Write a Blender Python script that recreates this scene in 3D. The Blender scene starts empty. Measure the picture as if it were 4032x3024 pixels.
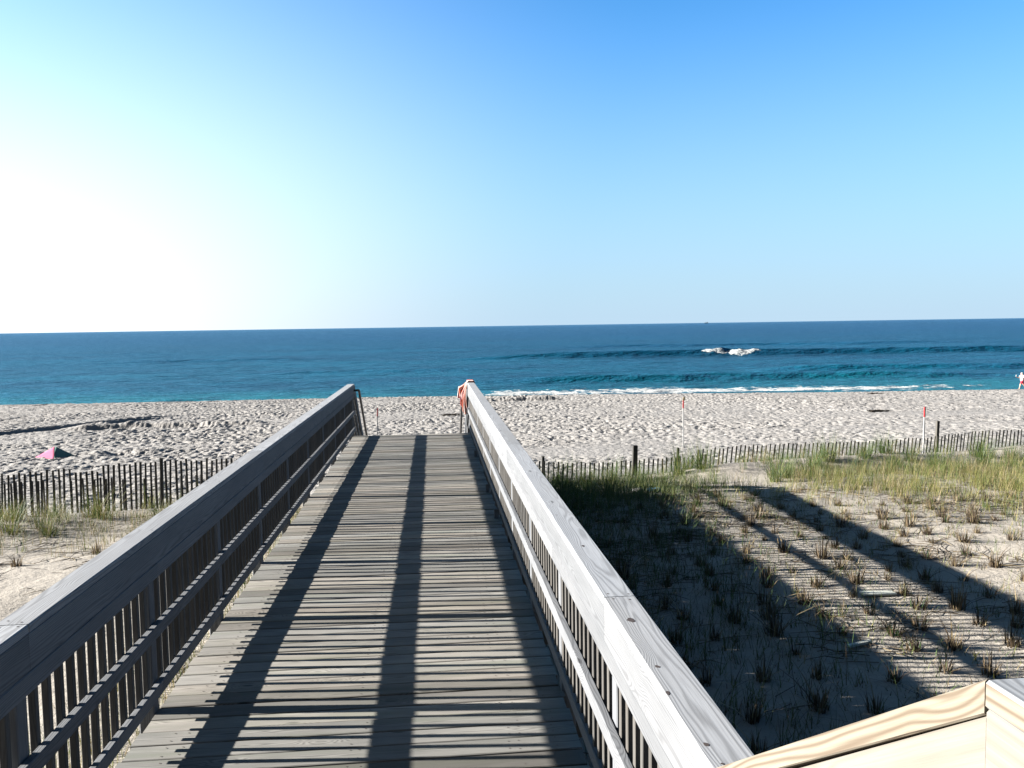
import bpy, math, random
import numpy as np
from mathutils import Vector, Matrix
random.seed(7); rng = np.random.default_rng(7)
sc = bpy.context.scene
COL = sc.collection

# ---------------------------------------------------------------- camera
CAM_Z = 2.226
cam_d = bpy.data.cameras.new("camera"); cam = bpy.data.objects.new("camera", cam_d); COL.objects.link(cam)
cam_d.sensor_width = 36.0; cam_d.lens = 3250 / 4032 * 36.0
cam_d.clip_start = 0.05; cam_d.clip_end = 60000
RW = np.array([[0.99524602, 0.02162349, -0.09496197],
               [-0.09624177, 0.06889689, -0.99297066],
               [-0.0149289, 0.99738941, 0.07065044]])
cam.matrix_world = Matrix([list(RW[0]) + [0], list(RW[1]) + [0], list(RW[2]) + [CAM_Z], [0, 0, 0, 1]])
sc.camera = cam

# ---------------------------------------------------------------- sky, sun, exposure
SUN = Vector((-2.764, 0.265, 1.0)).normalized()
ELEV = math.asin(SUN.z); AZ = math.atan2(SUN.x, SUN.y)
w = bpy.data.worlds.new("World"); sc.world = w; w.use_nodes = True
nt = w.node_tree; nt.nodes.clear()
out = nt.nodes.new("ShaderNodeOutputWorld"); bg = nt.nodes.new("ShaderNodeBackground")
sky = nt.nodes.new("ShaderNodeTexSky"); sky.sky_type = 'NISHITA'; sky.sun_disc = False
sky.sun_elevation = ELEV; sky.sun_rotation = AZ
sky.air_density = 1.0; sky.dust_density = 0.6; sky.ozone_density = 2.0
def wn(t, **k):
    n = nt.nodes.new(t)
    for a, b in k.items(): setattr(n, a, b)
    return n
def wmix(f, a, b, mode='MIX'):
    n = wn('ShaderNodeMix', data_type='RGBA', blend_type=mode)
    for i_, v in ((0, f), (6, a), (7, b)):
        if isinstance(v, bpy.types.NodeSocket): nt.links.new(v, n.inputs[i_])
        else: n.inputs[i_].default_value = v
    return n.outputs[2]
def wrange(v, a, b, c, d, smooth=True):
    n = wn('ShaderNodeMapRange'); n.interpolation_type = 'SMOOTHSTEP' if smooth else 'LINEAR'; nt.links.new(v, n.inputs[0])
    for i_, q in enumerate((a, b, c, d)): n.inputs[i_ + 1].default_value = q
    return n.outputs[0]
dirn = wn('ShaderNodeTexCoord').outputs['Generated']
sep = wn('ShaderNodeSeparateXYZ'); nt.links.new(dirn, sep.inputs[0])
dot = wn('ShaderNodeVectorMath', operation='DOT_PRODUCT'); nt.links.new(dirn, dot.inputs[0]); dot.inputs[1].default_value = SUN
blue = wmix(1.0, sky.outputs[0], (0.26, .67, .98, 1), 'MULTIPLY')           # clear, cool morning sky
zen = wrange(sep.outputs[2], .30, .75, 1.0, .42)                              # deeper blue overhead
zc = wn('ShaderNodeCombineXYZ')
for i_ in range(3): nt.links.new(zen, zc.inputs[i_])
blue = wmix(1.0, blue, zc.outputs[0], 'MULTIPLY')
low = wrange(sep.outputs[2], -.06, .40, 1.0, 0.0)                             # pale sea haze low in the sky
c1 = wmix(low, blue, (1.85, 2.48, 3.08, 1))
aur = wrange(dot.outputs['Value'], -.06, .66, 0.0, 1.0, True)                # wide glare round the low sun
low2 = wrange(sep.outputs[2], .02, .48, 1.0, .0)
am = wn('ShaderNodeMath', operation='MULTIPLY'); nt.links.new(aur, am.inputs[0]); nt.links.new(low2, am.inputs[1])
glow = wmix(am.outputs[0], (0, 0, 0, 1), (2.1, 1.45, 1.0, 1))
hi = wmix(aur, (0, 0, 0, 1), (.50, .52, .30, 1))
c2 = wmix(1.0, wmix(1.0, c1, glow, 'ADD'), hi, 'ADD')
bk = wrange(sep.outputs[1], -.45, .15, .30, .81)                               # sky dimmed behind the camera to cut fill light in the shade
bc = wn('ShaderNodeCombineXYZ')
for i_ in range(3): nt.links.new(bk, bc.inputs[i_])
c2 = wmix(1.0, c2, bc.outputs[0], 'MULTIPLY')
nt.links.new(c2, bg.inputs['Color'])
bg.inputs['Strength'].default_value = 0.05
nt.links.new(bg.outputs[0], out.inputs['Surface'])
sun_d = bpy.data.lights.new("sun", 'SUN'); sun_d.energy = 5.0; sun_d.angle = math.radians(0.5); sun_d.color = (1.0, 0.95, 0.88)
sun_o = bpy.data.objects.new("sun", sun_d); COL.objects.link(sun_o)
sun_o.rotation_euler = (-SUN).to_track_quat('-Z', 'Y').to_euler(); sun_o.location = (-30, 5, 30)
vs = sc.view_settings; vs.view_transform = 'Standard'; vs.look = 'None'; vs.gamma = 1.0; vs.exposure = 2.9

# ---------------------------------------------------------------- helpers
def tag(o, label=None, cat=None, group=None, kind=None):
    if label: o['label'] = label
    if cat: o['category'] = cat
    if group: o['group'] = group
    if kind: o['kind'] = kind
    return o
def empty(name, loc):
    o = bpy.data.objects.new(name, None); o.location = loc; o.empty_display_size = 0.2; COL.objects.link(o); return o

class MB:
    """collects polygons with point attributes gc (board coordinates), rnd and col, then links ONE mesh object"""
    def __init__(s): s.v = []; s.f = []; s.gc = []; s.rnd = []; s.col = []; s.mi = []
    def board(s, p0, p1, wid, thk, side=(1, 0, 0), bev=0.004, rnd=None, m=0, taper=1.0, jit=0.0):
        """board from p0 to p1 (centre line), wid along side, thk along the third axis"""
        p0 = Vector(p0); p1 = Vector(p1); d = (p1 - p0); L = d.length; d.normalize()
        sd = Vector(side); sd = (sd - d * sd.dot(d)).normalized(); up = sd.cross(d)
        if rnd is None: rnd = random.random()
        a, b = wid / 2, thk / 2; c = min(bev, a * .45, b * .45)
        prof = [(-a + c, -b), (a - c, -b), (a, -b + c), (a, b - c), (a - c, b), (-a + c, b), (-a, b - c), (-a, -b + c)]
        n0 = len(s.v); off = random.uniform(0, 40)
        nseg = 1 if jit == 0 else max(1, int(L / .5))
        for k in range(nseg + 1):
            t = k / nseg; q = p0 + (p1 - p0) * t; tp = 1 + (taper - 1) * t
            jx = random.uniform(-jit, jit); jz = random.uniform(-jit, jit)
            for (x, y) in prof:
                s.v.append(tuple(q + sd * (x * tp + jx) + up * (y * tp + jz)))
                s.gc.append((off + L * t, x, y)); s.rnd.append(rnd); s.col.append((1, 1, 1, 1))
        for k in range(nseg):
            for i in range(8):
                j = (i + 1) % 8; o = n0 + k * 8
                s.f.append((o + i, o + j, o + 8 + j, o + 8 + i)); s.mi.append(m)
        s.f.append(tuple(n0 + 7 - i for i in range(8))); s.mi.append(m)
        s.f.append(tuple(n0 + nseg * 8 + i for i in range(8))); s.mi.append(m)
    def sheared(s, xa, xb, y0, y1, zt0, zt1, h, bev=.003, m=0, rnd=None):
        """sloping board in a vertical plane with plumb-cut ends: top edge from (y0, zt0) to (y1, zt1), height h"""
        rnd = random.random() if rnd is None else rnd; n0 = len(s.v); off = random.uniform(0, 40); a = abs(xb - xa) / 2; xm = (xa + xb) / 2; b = h / 2; c = bev
        prof = [(-a + c, -b), (a - c, -b), (a, -b + c), (a, b - c), (a - c, b), (-a + c, b), (-a, b - c), (-a, -b + c)]
        L = math.hypot(y1 - y0, zt1 - zt0)
        for k, (y, zt) in enumerate(((y0, zt0), (y1, zt1))):
            for (px, pz) in prof:
                s.v.append((xm + px, y, zt - b + pz)); s.gc.append((off + L * k, px, pz) if a > b else (off + L * k, pz, px)); s.rnd.append(rnd); s.col.append((1, 1, 1, 1))
        for i in range(8):
            j = (i + 1) % 8; s.f.append((n0 + j, n0 + i, n0 + 8 + i, n0 + 8 + j)); s.mi.append(m)
        s.f.append(tuple(n0 + i for i in range(8))); s.mi.append(m); s.f.append(tuple(n0 + 15 - i for i in range(8))); s.mi.append(m)
    def tube(s, pts, radii, n=8, m=0, rnd=None, col=(1, 1, 1, 1)):
        n0 = len(s.v); pts = [Vector(p) for p in pts]; rnd = random.random() if rnd is None else rnd
        for k, p in enumerate(pts):
            d = (pts[min(k + 1, len(pts) - 1)] - pts[max(k - 1, 0)]).normalized()
            a = d.orthogonal().normalized() if abs(d.z) > .9 else Vector((0, 0, 1)).cross(d).normalized()
            b = d.cross(a); r = radii[k] if hasattr(radii, '__len__') else radii
            for i in range(n):
                t = 2 * math.pi * i / n
                s.v.append(tuple(p + a * math.cos(t) * r + b * math.sin(t) * r)); s.gc.append((k * .2, a.x, t * .02)); s.rnd.append(rnd); s.col.append(col)
        for k in range(len(pts) - 1):
            for i in range(n):
                j = (i + 1) % n; o = n0 + k * n
                s.f.append((o + i, o + j, o + n + j, o + n + i)); s.mi.append(m)
        s.f.append(tuple(n0 + n - 1 - i for i in range(n))); s.mi.append(m)
        e = n0 + (len(pts) - 1) * n; s.f.append(tuple(e + i for i in range(n))); s.mi.append(m)
    def blade(s, base, h, ang, lean, wid, col, segs=3, droop=1.0):
        """a tapered, curved blade of grass"""
        n0 = len(s.v); ca, sa = math.cos(ang), math.sin(ang)
        px, py = -sa * wid / 2, ca * wid / 2
        for k in range(segs + 1):
            t = k / segs; r = lean * h * (t ** 1.0 * .45 + .55 * t * t * droop); z = h * t * (1 - .28 * lean * t * droop)
            tw = 1 - t * .92
            for sg in (-1, 1):
                s.v.append((base[0] + ca * r + sg * px * tw, base[1] + sa * r + sg * py * tw, base[2] + z))
                s.gc.append((t, 0, 0)); s.rnd.append(0.5); s.col.append((*col, 1))
        for k in range(segs):
            o = n0 + 2 * k; s.f.append((o, o + 1, o + 3, o + 2)); s.mi.append(0)
    def poly(s, pts, m=0, col=(1, 1, 1, 1)):
        n0 = len(s.v)
        for p in pts: s.v.append(tuple(p)); s.gc.append((p[0], p[1], p[2])); s.rnd.append(.5); s.col.append(col)
        s.f.append(tuple(range(n0, n0 + len(pts)))); s.mi.append(m)
    def mesh(s, name, mats, smooth=False, origin=(0, 0, 0)):
        me = bpy.data.meshes.new(name)
        v = np.array(s.v, dtype=np.float32) - np.array(origin, dtype=np.float32)
        me.from_pydata(v.tolist(), [], s.f)
        if not isinstance(mats, (list, tuple)): mats = [mats]
        for m in mats: me.materials.append(m)
        me.polygons.foreach_set('material_index', s.mi)
        if smooth: me.polygons.foreach_set('use_smooth', [True] * len(s.f))
        a = me.attributes.new('gc', 'FLOAT_VECTOR', 'POINT'); a.data.foreach_set('vector', np.array(s.gc, dtype=np.float32).ravel())
        a = me.attributes.new('rnd', 'FLOAT', 'POINT'); a.data.foreach_set('value', np.array(s.rnd, dtype=np.float32))
        a = me.attributes.new('col', 'FLOAT_COLOR', 'POINT'); a.data.foreach_set('color', np.array(s.col, dtype=np.float32).ravel())
        me.update(); return me
    def obj(s, name, mats, parent=None, smooth=False):
        org = (0, 0, 0)
        if parent: org = tuple(world_loc(parent))
        o = bpy.data.objects.new(name, s.mesh(name, mats, smooth, org)); COL.objects.link(o)
        if parent: o.parent = parent
        return o
def world_loc(o):
    l = Vector(o.location)
    while o.parent: o = o.parent; l = l + Vector(o.location)
    return l

# ---------------------------------------------------------------- materials
class NT:
    def __init__(s, name):
        s.m = bpy.data.materials.new(name); s.m.use_nodes = True; s.t = s.m.node_tree; s.t.nodes.clear()
        s.out = s.n('ShaderNodeOutputMaterial')
    def n(s, typ, **kw):
        nd = s.t.nodes.new(typ)
        for k, v in kw.items(): setattr(nd, k, v)
        return nd
    def put(s, sock, v):
        if hasattr(v, 'is_output') or isinstance(v, bpy.types.NodeSocket): s.t.links.new(v, sock)
        elif v is not None: sock.default_value = v
    def math(s, op, a, b=None, c=None, clamp=False):
        nd = s.n('ShaderNodeMath', operation=op, use_clamp=clamp)
        for i, v in enumerate((a, b, c)):
            if v is not None: s.put(nd.inputs[i], v)
        return nd.outputs[0]
    def attr(s, name, o='Vector'):
        nd = s.n('ShaderNodeAttribute', attribute_name=name); return nd.outputs[o]
    def noise(s, vec, scale, detail=2.0, rough=.5, dist=0.0):
        nd = s.n('ShaderNodeTexNoise'); s.put(nd.inputs['Vector'], vec); nd.inputs['Scale'].default_value = scale
        nd.inputs['Detail'].default_value = detail; nd.inputs['Roughness'].default_value = rough; nd.inputs['Distortion'].default_value = dist
        return nd.outputs[0]
    def vmul(s, vec, k):
        nd = s.n('ShaderNodeVectorMath', operation='MULTIPLY'); s.put(nd.inputs[0], vec); nd.inputs[1].default_value = k; return nd.outputs[0]
    def comb(s, x, y, z):
        nd = s.n('ShaderNodeCombineXYZ'); s.put(nd.inputs[0], x); s.put(nd.inputs[1], y); s.put(nd.inputs[2], z); return nd.outputs[0]
    def sep(s, v):
        nd = s.n('ShaderNodeSeparateXYZ'); s.put(nd.inputs[0], v); return nd.outputs
    def mix(s, fac, a, b, mode='MIX'):
        nd = s.n('ShaderNodeMix', data_type='RGBA', blend_type=mode)
        s.put(nd.inputs[0], fac); s.put(nd.inputs[6], a if not isinstance(a, tuple) else (*a, 1)); s.put(nd.inputs[7], b if not isinstance(b, tuple) else (*b, 1))
        return nd.outputs[2]
    def rng(s, v, a, b, c=0.0, d=1.0, smooth=False):
        nd = s.n('ShaderNodeMapRange'); nd.interpolation_type = 'SMOOTHSTEP' if smooth else 'LINEAR'
        s.put(nd.inputs[0], v); nd.inputs[1].default_value = a; nd.inputs[2].default_value = b; nd.inputs[3].default_value = c; nd.inputs[4].default_value = d
        return nd.outputs[0]
    def bump(s, h, strength, dist, normal=None):
        nd = s.n('ShaderNodeBump'); s.put(nd.inputs['Height'], h); nd.inputs['Strength'].default_value = strength; nd.inputs['Distance'].default_value = dist
        if normal is not None: s.put(nd.inputs['Normal'], normal)
        return nd.outputs[0]
    def principled(s, color, rough=.8, normal=None, spec=.3, **kw):
        nd = s.n('ShaderNodeBsdfPrincipled'); s.put(nd.inputs['Base Color'], color if not isinstance(color, tuple) else (*color, 1))
        s.put(nd.inputs['Roughness'], rough); nd.inputs['Specular IOR Level'].default_value = spec
        if normal is not None: s.put(nd.inputs['Normal'], normal)
        for k, v in kw.items(): s.put(nd.inputs[k], v)
        s.t.links.new(nd.outputs[0], s.out.inputs['Surface']); return nd

def wood(name, ca, cb, dark, ring=900., ringc=.5, knots=.6, tint=.3, stain=None, spec=.25, slope=0.0, bmp=.35):
    N = NT(name); gc = N.attr('gc'); rnd = N.attr('rnd', 'Fac'); l, wd, th = N.sep(gc)
    n1 = N.noise(N.vmul(gc, (0.9, 9, 9)), 1.0, 2.0)
    n2 = N.noise(N.vmul(gc, (2.6, 26, 26)), 1.0, 2.0)
    vo = N.n('ShaderNodeTexVoronoi'); N.put(vo.inputs['Vector'], N.comb(N.math('MULTIPLY', l, 1.9), N.math('MULTIPLY', wd, 8.0), N.math('MULTIPLY', rnd, 9.0))); vo.inputs['Scale'].default_value = 1.0
    kd = vo.outputs['Distance']
    w0 = N.math('MULTIPLY_ADD', rnd, .11, -.055); t0 = N.math('MULTIPLY_ADD', rnd, -.04, -.02)
    dw = N.math('SUBTRACT', wd, w0); dt = N.math('SUBTRACT', th, t0)
    rr = N.math('SQRT', N.math('ADD', N.math('MULTIPLY', dw, dw), N.math('MULTIPLY', dt, dt)))
    rr = N.math('ADD', rr, N.math('MULTIPLY', n1, .075))
    rr = N.math('ADD', rr, N.math('MULTIPLY', n2, .006))
    if slope: rr = N.math('ADD', rr, N.math('MULTIPLY', l, slope))
    rr = N.math('ADD', rr, N.rng(kd, .03, .34, .03, 0.0, True))
    lines = N.math('MULTIPLY_ADD', N.math('SINE', N.math('MULTIPLY', rr, ring)), .5, .5)
    lines = N.math('POWER', lines, 1.8)
    fib = N.noise(N.vmul(gc, (5, 160, 160)), 1.0, 3.0, .6)
    blot = N.noise(N.vmul(gc, (1.3, 5, 5)), 1.0, 3.0, .6)
    c = N.mix(N.rng(blot, .3, .7), ca, cb)
    c = N.mix(N.math('MULTIPLY', lines, ringc), c, dark)
    c = N.mix(N.rng(fib, .45, .8, 0.0, .35), c, dark)
    km = N.math('MULTIPLY', N.rng(kd, .045, .10, 1.0, 0.0, True), knots)
    c = N.mix(km, c, tuple(x * .35 for x in dark))
    if stain:
        st = N.rng(N.noise(N.vmul(gc, (.5, 7, 7)), 1.0, 3.0, .65), .52, .68, 0, .8)
        c = N.mix(st, c, stain)
    vv = N.math('MULTIPLY_ADD', rnd, tint, 1 - tint / 2)
    mul = N.n('ShaderNodeMix', data_type='RGBA', blend_type='MULTIPLY'); mul.inputs[0].default_value = 1.0
    hv = N.math('MULTIPLY', N.math('SINE', N.math('MULTIPLY', rnd, 47.0)), tint * .045)
    N.put(mul.inputs[6], c); N.put(mul.inputs[7], N.comb(N.math('MULTIPLY', vv, N.math('ADD', 1.0, hv)), vv, N.math('MULTIPLY', vv, N.math('SUBTRACT', 1.0, hv)))); c = mul.outputs[2]
    hgt = N.math('ADD', N.math('MULTIPLY', lines, -.6), N.math('MULTIPLY', fib, -1.0))
    N.principled(c, N.rng(fib, .3, .7, .75, .92), N.bump(hgt, bmp, .002), spec)
    return N.m

M = {}
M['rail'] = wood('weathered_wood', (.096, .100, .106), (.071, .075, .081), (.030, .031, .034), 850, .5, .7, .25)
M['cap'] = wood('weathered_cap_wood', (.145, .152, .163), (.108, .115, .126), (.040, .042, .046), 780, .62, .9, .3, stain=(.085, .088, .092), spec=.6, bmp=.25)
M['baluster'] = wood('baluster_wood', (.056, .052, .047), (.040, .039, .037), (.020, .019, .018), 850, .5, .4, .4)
M['deck'] = wood('deck_wood', (.158, .147, .131), (.095, .090, .081), (.024, .022, .020), 1000, .55, .7, .85, stain=(.075, .076, .060))
M['fresh'] = wood('new_pine', (.118, .104, .083), (.106, .092, .070), (.046, .031, .019), 560, .75, .1, .1, slope=.03)
M['pale'] = wood('new_pine_board', (.110, .102, .089), (.098, .090, .077), (.066, .055, .043), 260, .35, .3, .15)
M['frame'] = wood('structure_wood', (.073, .065, .053), (.057, .05, .042), (.024, .02, .017), 800, .4, .4, .3)
M['slat'] = wood('fence_lath', (.046, .043, .038), (.031, .030, .027), (.012, .011, .010), 900, .4, .1, .6)

def simple(name, col, rough=.7, spec=.3, noise=.15, scale=12.0, metallic=0.0):
    N = NT(name); tc = N.n('ShaderNodeTexCoord').outputs['Object']
    nz = N.noise(tc, scale, 3.0)
    c = N.mix(N.rng(nz, .3, .7), tuple(x * (1 - noise) for x in col), tuple(min(1, x * (1 + noise)) for x in col))
    N.principled(c, rough, N.bump(nz, .1, .01), spec, Metallic=metallic); return N.m
M['nail'] = simple('rusty_nail', (.03, .022, .018), .6)
M['pipe'] = simple('dark_pipe', (.028, .026, .026), .45, .5)
M['white'] = simple('white_paint', (.20, .20, .20), .6)
M['red'] = simple('red_paint', (.22, .012, .014), .55)
M['wire'] = simple('fence_wire', (.03, .027, .025), .6)
M['pink'] = simple('pink_nylon', (.26, .075, .12), .95, .03, .06)
M['teal'] = simple('grey_green_nylon', (.075, .13, .115), .95, .03, .1)
M['skin'] = simple('skin', (.28, .16, .11), .6)
M['shirt'] = simple('white_shirt', (.38, .38, .38), .8)
M['shorts'] = simple('red_shorts', (.26, .008, .022), .8)
M['hair'] = simple('grey_hair', (.32, .31, .30), .8)
M['hull'] = simple('ship_hull', (.05, .07, .10), .6)
M['plank'] = simple('pale_driftwood', (.26, .27, .24), .8)
M['blue'] = simple('blue_plastic', (.10, .28, .48), .5)
M['straw'] = simple('straw', (.40, .31, .17), .9)

def grass_mat():
    N = NT('grass_blade'); c = N.attr('col', 'Color')
    d = N.n('ShaderNodeBsdfPrincipled'); N.put(d.inputs['Base Color'], c); d.inputs['Roughness'].default_value = .6; d.inputs['Specular IOR Level'].default_value = .25
    t = N.n('ShaderNodeBsdfTranslucent'); N.put(t.inputs['Color'], c)
    mx = N.n('ShaderNodeMixShader'); mx.inputs[0].default_value = .3
    N.t.links.new(d.outputs[0], mx.inputs[1]); N.t.links.new(t.outputs[0], mx.inputs[2]); N.t.links.new(mx.outputs[0], N.out.inputs['Surface'])
    return N.m
M['grass'] = grass_mat()

def sand_mat():
    N = NT('beach_sand'); g = N.n('ShaderNodeNewGeometry').outputs['Position']
    dn = N.attr('dune', 'Fac'); n5 = N.noise(N.vmul(g, (5.5, 4.5, 1)), 1.0, 2.0, .55)
    n1 = N.noise(g, .35, 4.0, .6); n2 = N.noise(g, 9.0, 4.0, .65); n3 = N.noise(g, 70.0, 2.0)
    c = N.mix(N.rng(n1, .35, .65), N.mix(dn, (.152, .145, .138), (.192, .174, .150)), N.mix(dn, (.130, .124, .118), (.170, .155, .134)))
    c = N.mix(N.rng(n2, .55, .75, 0, .4), c, (.092, .085, .077))
    wet = N.attr('wet', 'Fac')
    c = N.mix(wet, c, (.078, .068, .056))
    # bits of dead straw and roots lie in the dune sand
    sp = N.noise(N.vmul(g, (7, 22, 7)), 1.0, 4.0, .7)
    c = N.mix(N.math('MULTIPLY', N.rng(sp, .64, .76), N.math('MULTIPLY', dn, .6)), c, (.050, .042, .030))
    hh = N.math('ADD', N.math('MULTIPLY', n2, 1.0), N.math('MULTIPLY', n3, .15))
    hh = N.math('ADD', hh, N.math('MULTIPLY', N.math('MULTIPLY', n5, 2.4), N.math('SUBTRACT', 1.0, dn)))
    N.principled(c, N.rng(wet, 0, 1, .95, .45), N.bump(hh, .55, .05), .15); return N.m
M['sand'] = sand_mat()

def sea_mat():
    N = NT('sea_water'); g = N.n('ShaderNodeNewGeometry').outputs['Position']; x, y, z = N.sep(g)
    far = N.rng(y, 90, 700, 0, 1); far = N.math('POWER', far, .5)
    deep = N.mix(far, (.001, .040, .060), (.0008, .022, .056))
    sh = N.rng(y, 88, 118, 1, 0, True)
    deep = N.mix(N.math('MULTIPLY', sh, .6), deep, (.008, .085, .085))
    pat = N.noise(N.vmul(g, (.012, .03, 0)), 1.0, 4.0, .6)
    deep = N.mix(N.rng(pat, .38, .62, 0, .7), deep, (.001, .015, .034))
    b1 = N.noise(N.vmul(g, (.22, .55, 0)), 1.0, 4.0, .62)
    b2 = N.noise(N.vmul(g, (.05, .16, 0)), 1.0, 3.0, .6)
    b3 = N.noise(N.vmul(g, (1.4, 2.6, 0)), 1.0, 3.0, .6)
    hh = N.math('ADD', N.math('ADD', N.math('MULTIPLY', b1, 1.0), N.math('MULTIPLY', b2, 2.6)), N.math('MULTIPLY', b3, .22))
    bp = N.bump(hh, .9, 1.1)
    foam = N.attr('foam', 'Fac')
    fn = N.noise(N.vmul(g, (.8, .5, 1.5)), 1.0, 5.0, .7)
    fm = N.rng(N.math('ADD', foam, N.math('MULTIPLY', N.math('SUBTRACT', fn, .5), 2.6)), .5, .72, 0, 1)
    fm = N.math('MULTIPLY', fm, N.rng(foam, .02, .15))
    c = N.mix(fm, deep, (.26, .27, .27))
    d = N.n('ShaderNodeBsdfDiffuse'); N.put(d.inputs['Color'], c); N.put(d.inputs['Normal'], N.bump(hh, .8, 1.2))
    gl = N.n('ShaderNodeBsdfGlossy'); gl.inputs['Roughness'].default_value = .34; gl.inputs['Color'].default_value = (.46, .80, 1, 1); N.put(gl.inputs['Normal'], bp)
    fr = N.n('ShaderNodeFresnel'); fr.inputs['IOR'].default_value = 1.33; N.put(fr.inputs['Normal'], bp)
    k = N.math('MULTIPLY', N.math('MINIMUM', N.math('MULTIPLY', fr.outputs[0], .55), .32), N.math('SUBTRACT', 1.0, fm))
    mx = N.n('ShaderNodeMixShader'); N.put(mx.inputs[0], k)
    N.t.links.new(d.outputs[0], mx.inputs[1]); N.t.links.new(gl.outputs[0], mx.inputs[2]); N.t.links.new(mx.outputs[0], N.out.inputs['Surface']); return N.m
M['sea'] = sea_mat()

def towel_mat():
    N = NT('striped_towel'); gc = N.attr('gc'); u, v, q = N.sep(gc)
    s1 = N.math('SINE', N.math('MULTIPLY', u, 62.0)); s2 = N.math('SINE', N.math('MULTIPLY', u, 124.0))
    c = N.mix(N.rng(s1, -.1, .1), (.36, .33, .31), (.30, .075, .04))
    c = N.mix(N.rng(N.math('SINE', N.math('MULTIPLY', u, 31.0)), .86, .9), c, (.10, .03, .06))
    nz = N.noise(gc, 180.0, 2.0)
    N.principled(c, .95, N.bump(nz, .5, .004), .1); return N.m
M['towel'] = towel_mat()

# ---------------------------------------------------------------- terrain height
_T = rng.random((256, 256))
def vn(x, y, sx, sy, seed=0):
    x = np.asarray(x, dtype=float) / sx + seed * 17.31; y = np.asarray(y, dtype=float) / sy + seed * 7.77
    xi = np.floor(x).astype(int); yi = np.floor(y).astype(int); fx = x - xi; fy = y - yi
    fx = fx * fx * (3 - 2 * fx); fy = fy * fy * (3 - 2 * fy)
    a = _T[xi & 255, yi & 255]; b = _T[(xi + 1) & 255, yi & 255]; c = _T[xi & 255, (yi + 1) & 255]; d = _T[(xi + 1) & 255, (yi + 1) & 255]
    return (a * (1 - fx) + b * fx) * (1 - fy) + (c * (1 - fx) + d * fx) * fy - .5
def sst(a, b, v):
    t = np.clip((v - a) / (b - a), 0, 1); return t * t * (3 - 2 * t)
def fence_y(x): return 17.2 + .20 * (np.asarray(x, dtype=float) + 9)
CREST = 70.0
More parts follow.
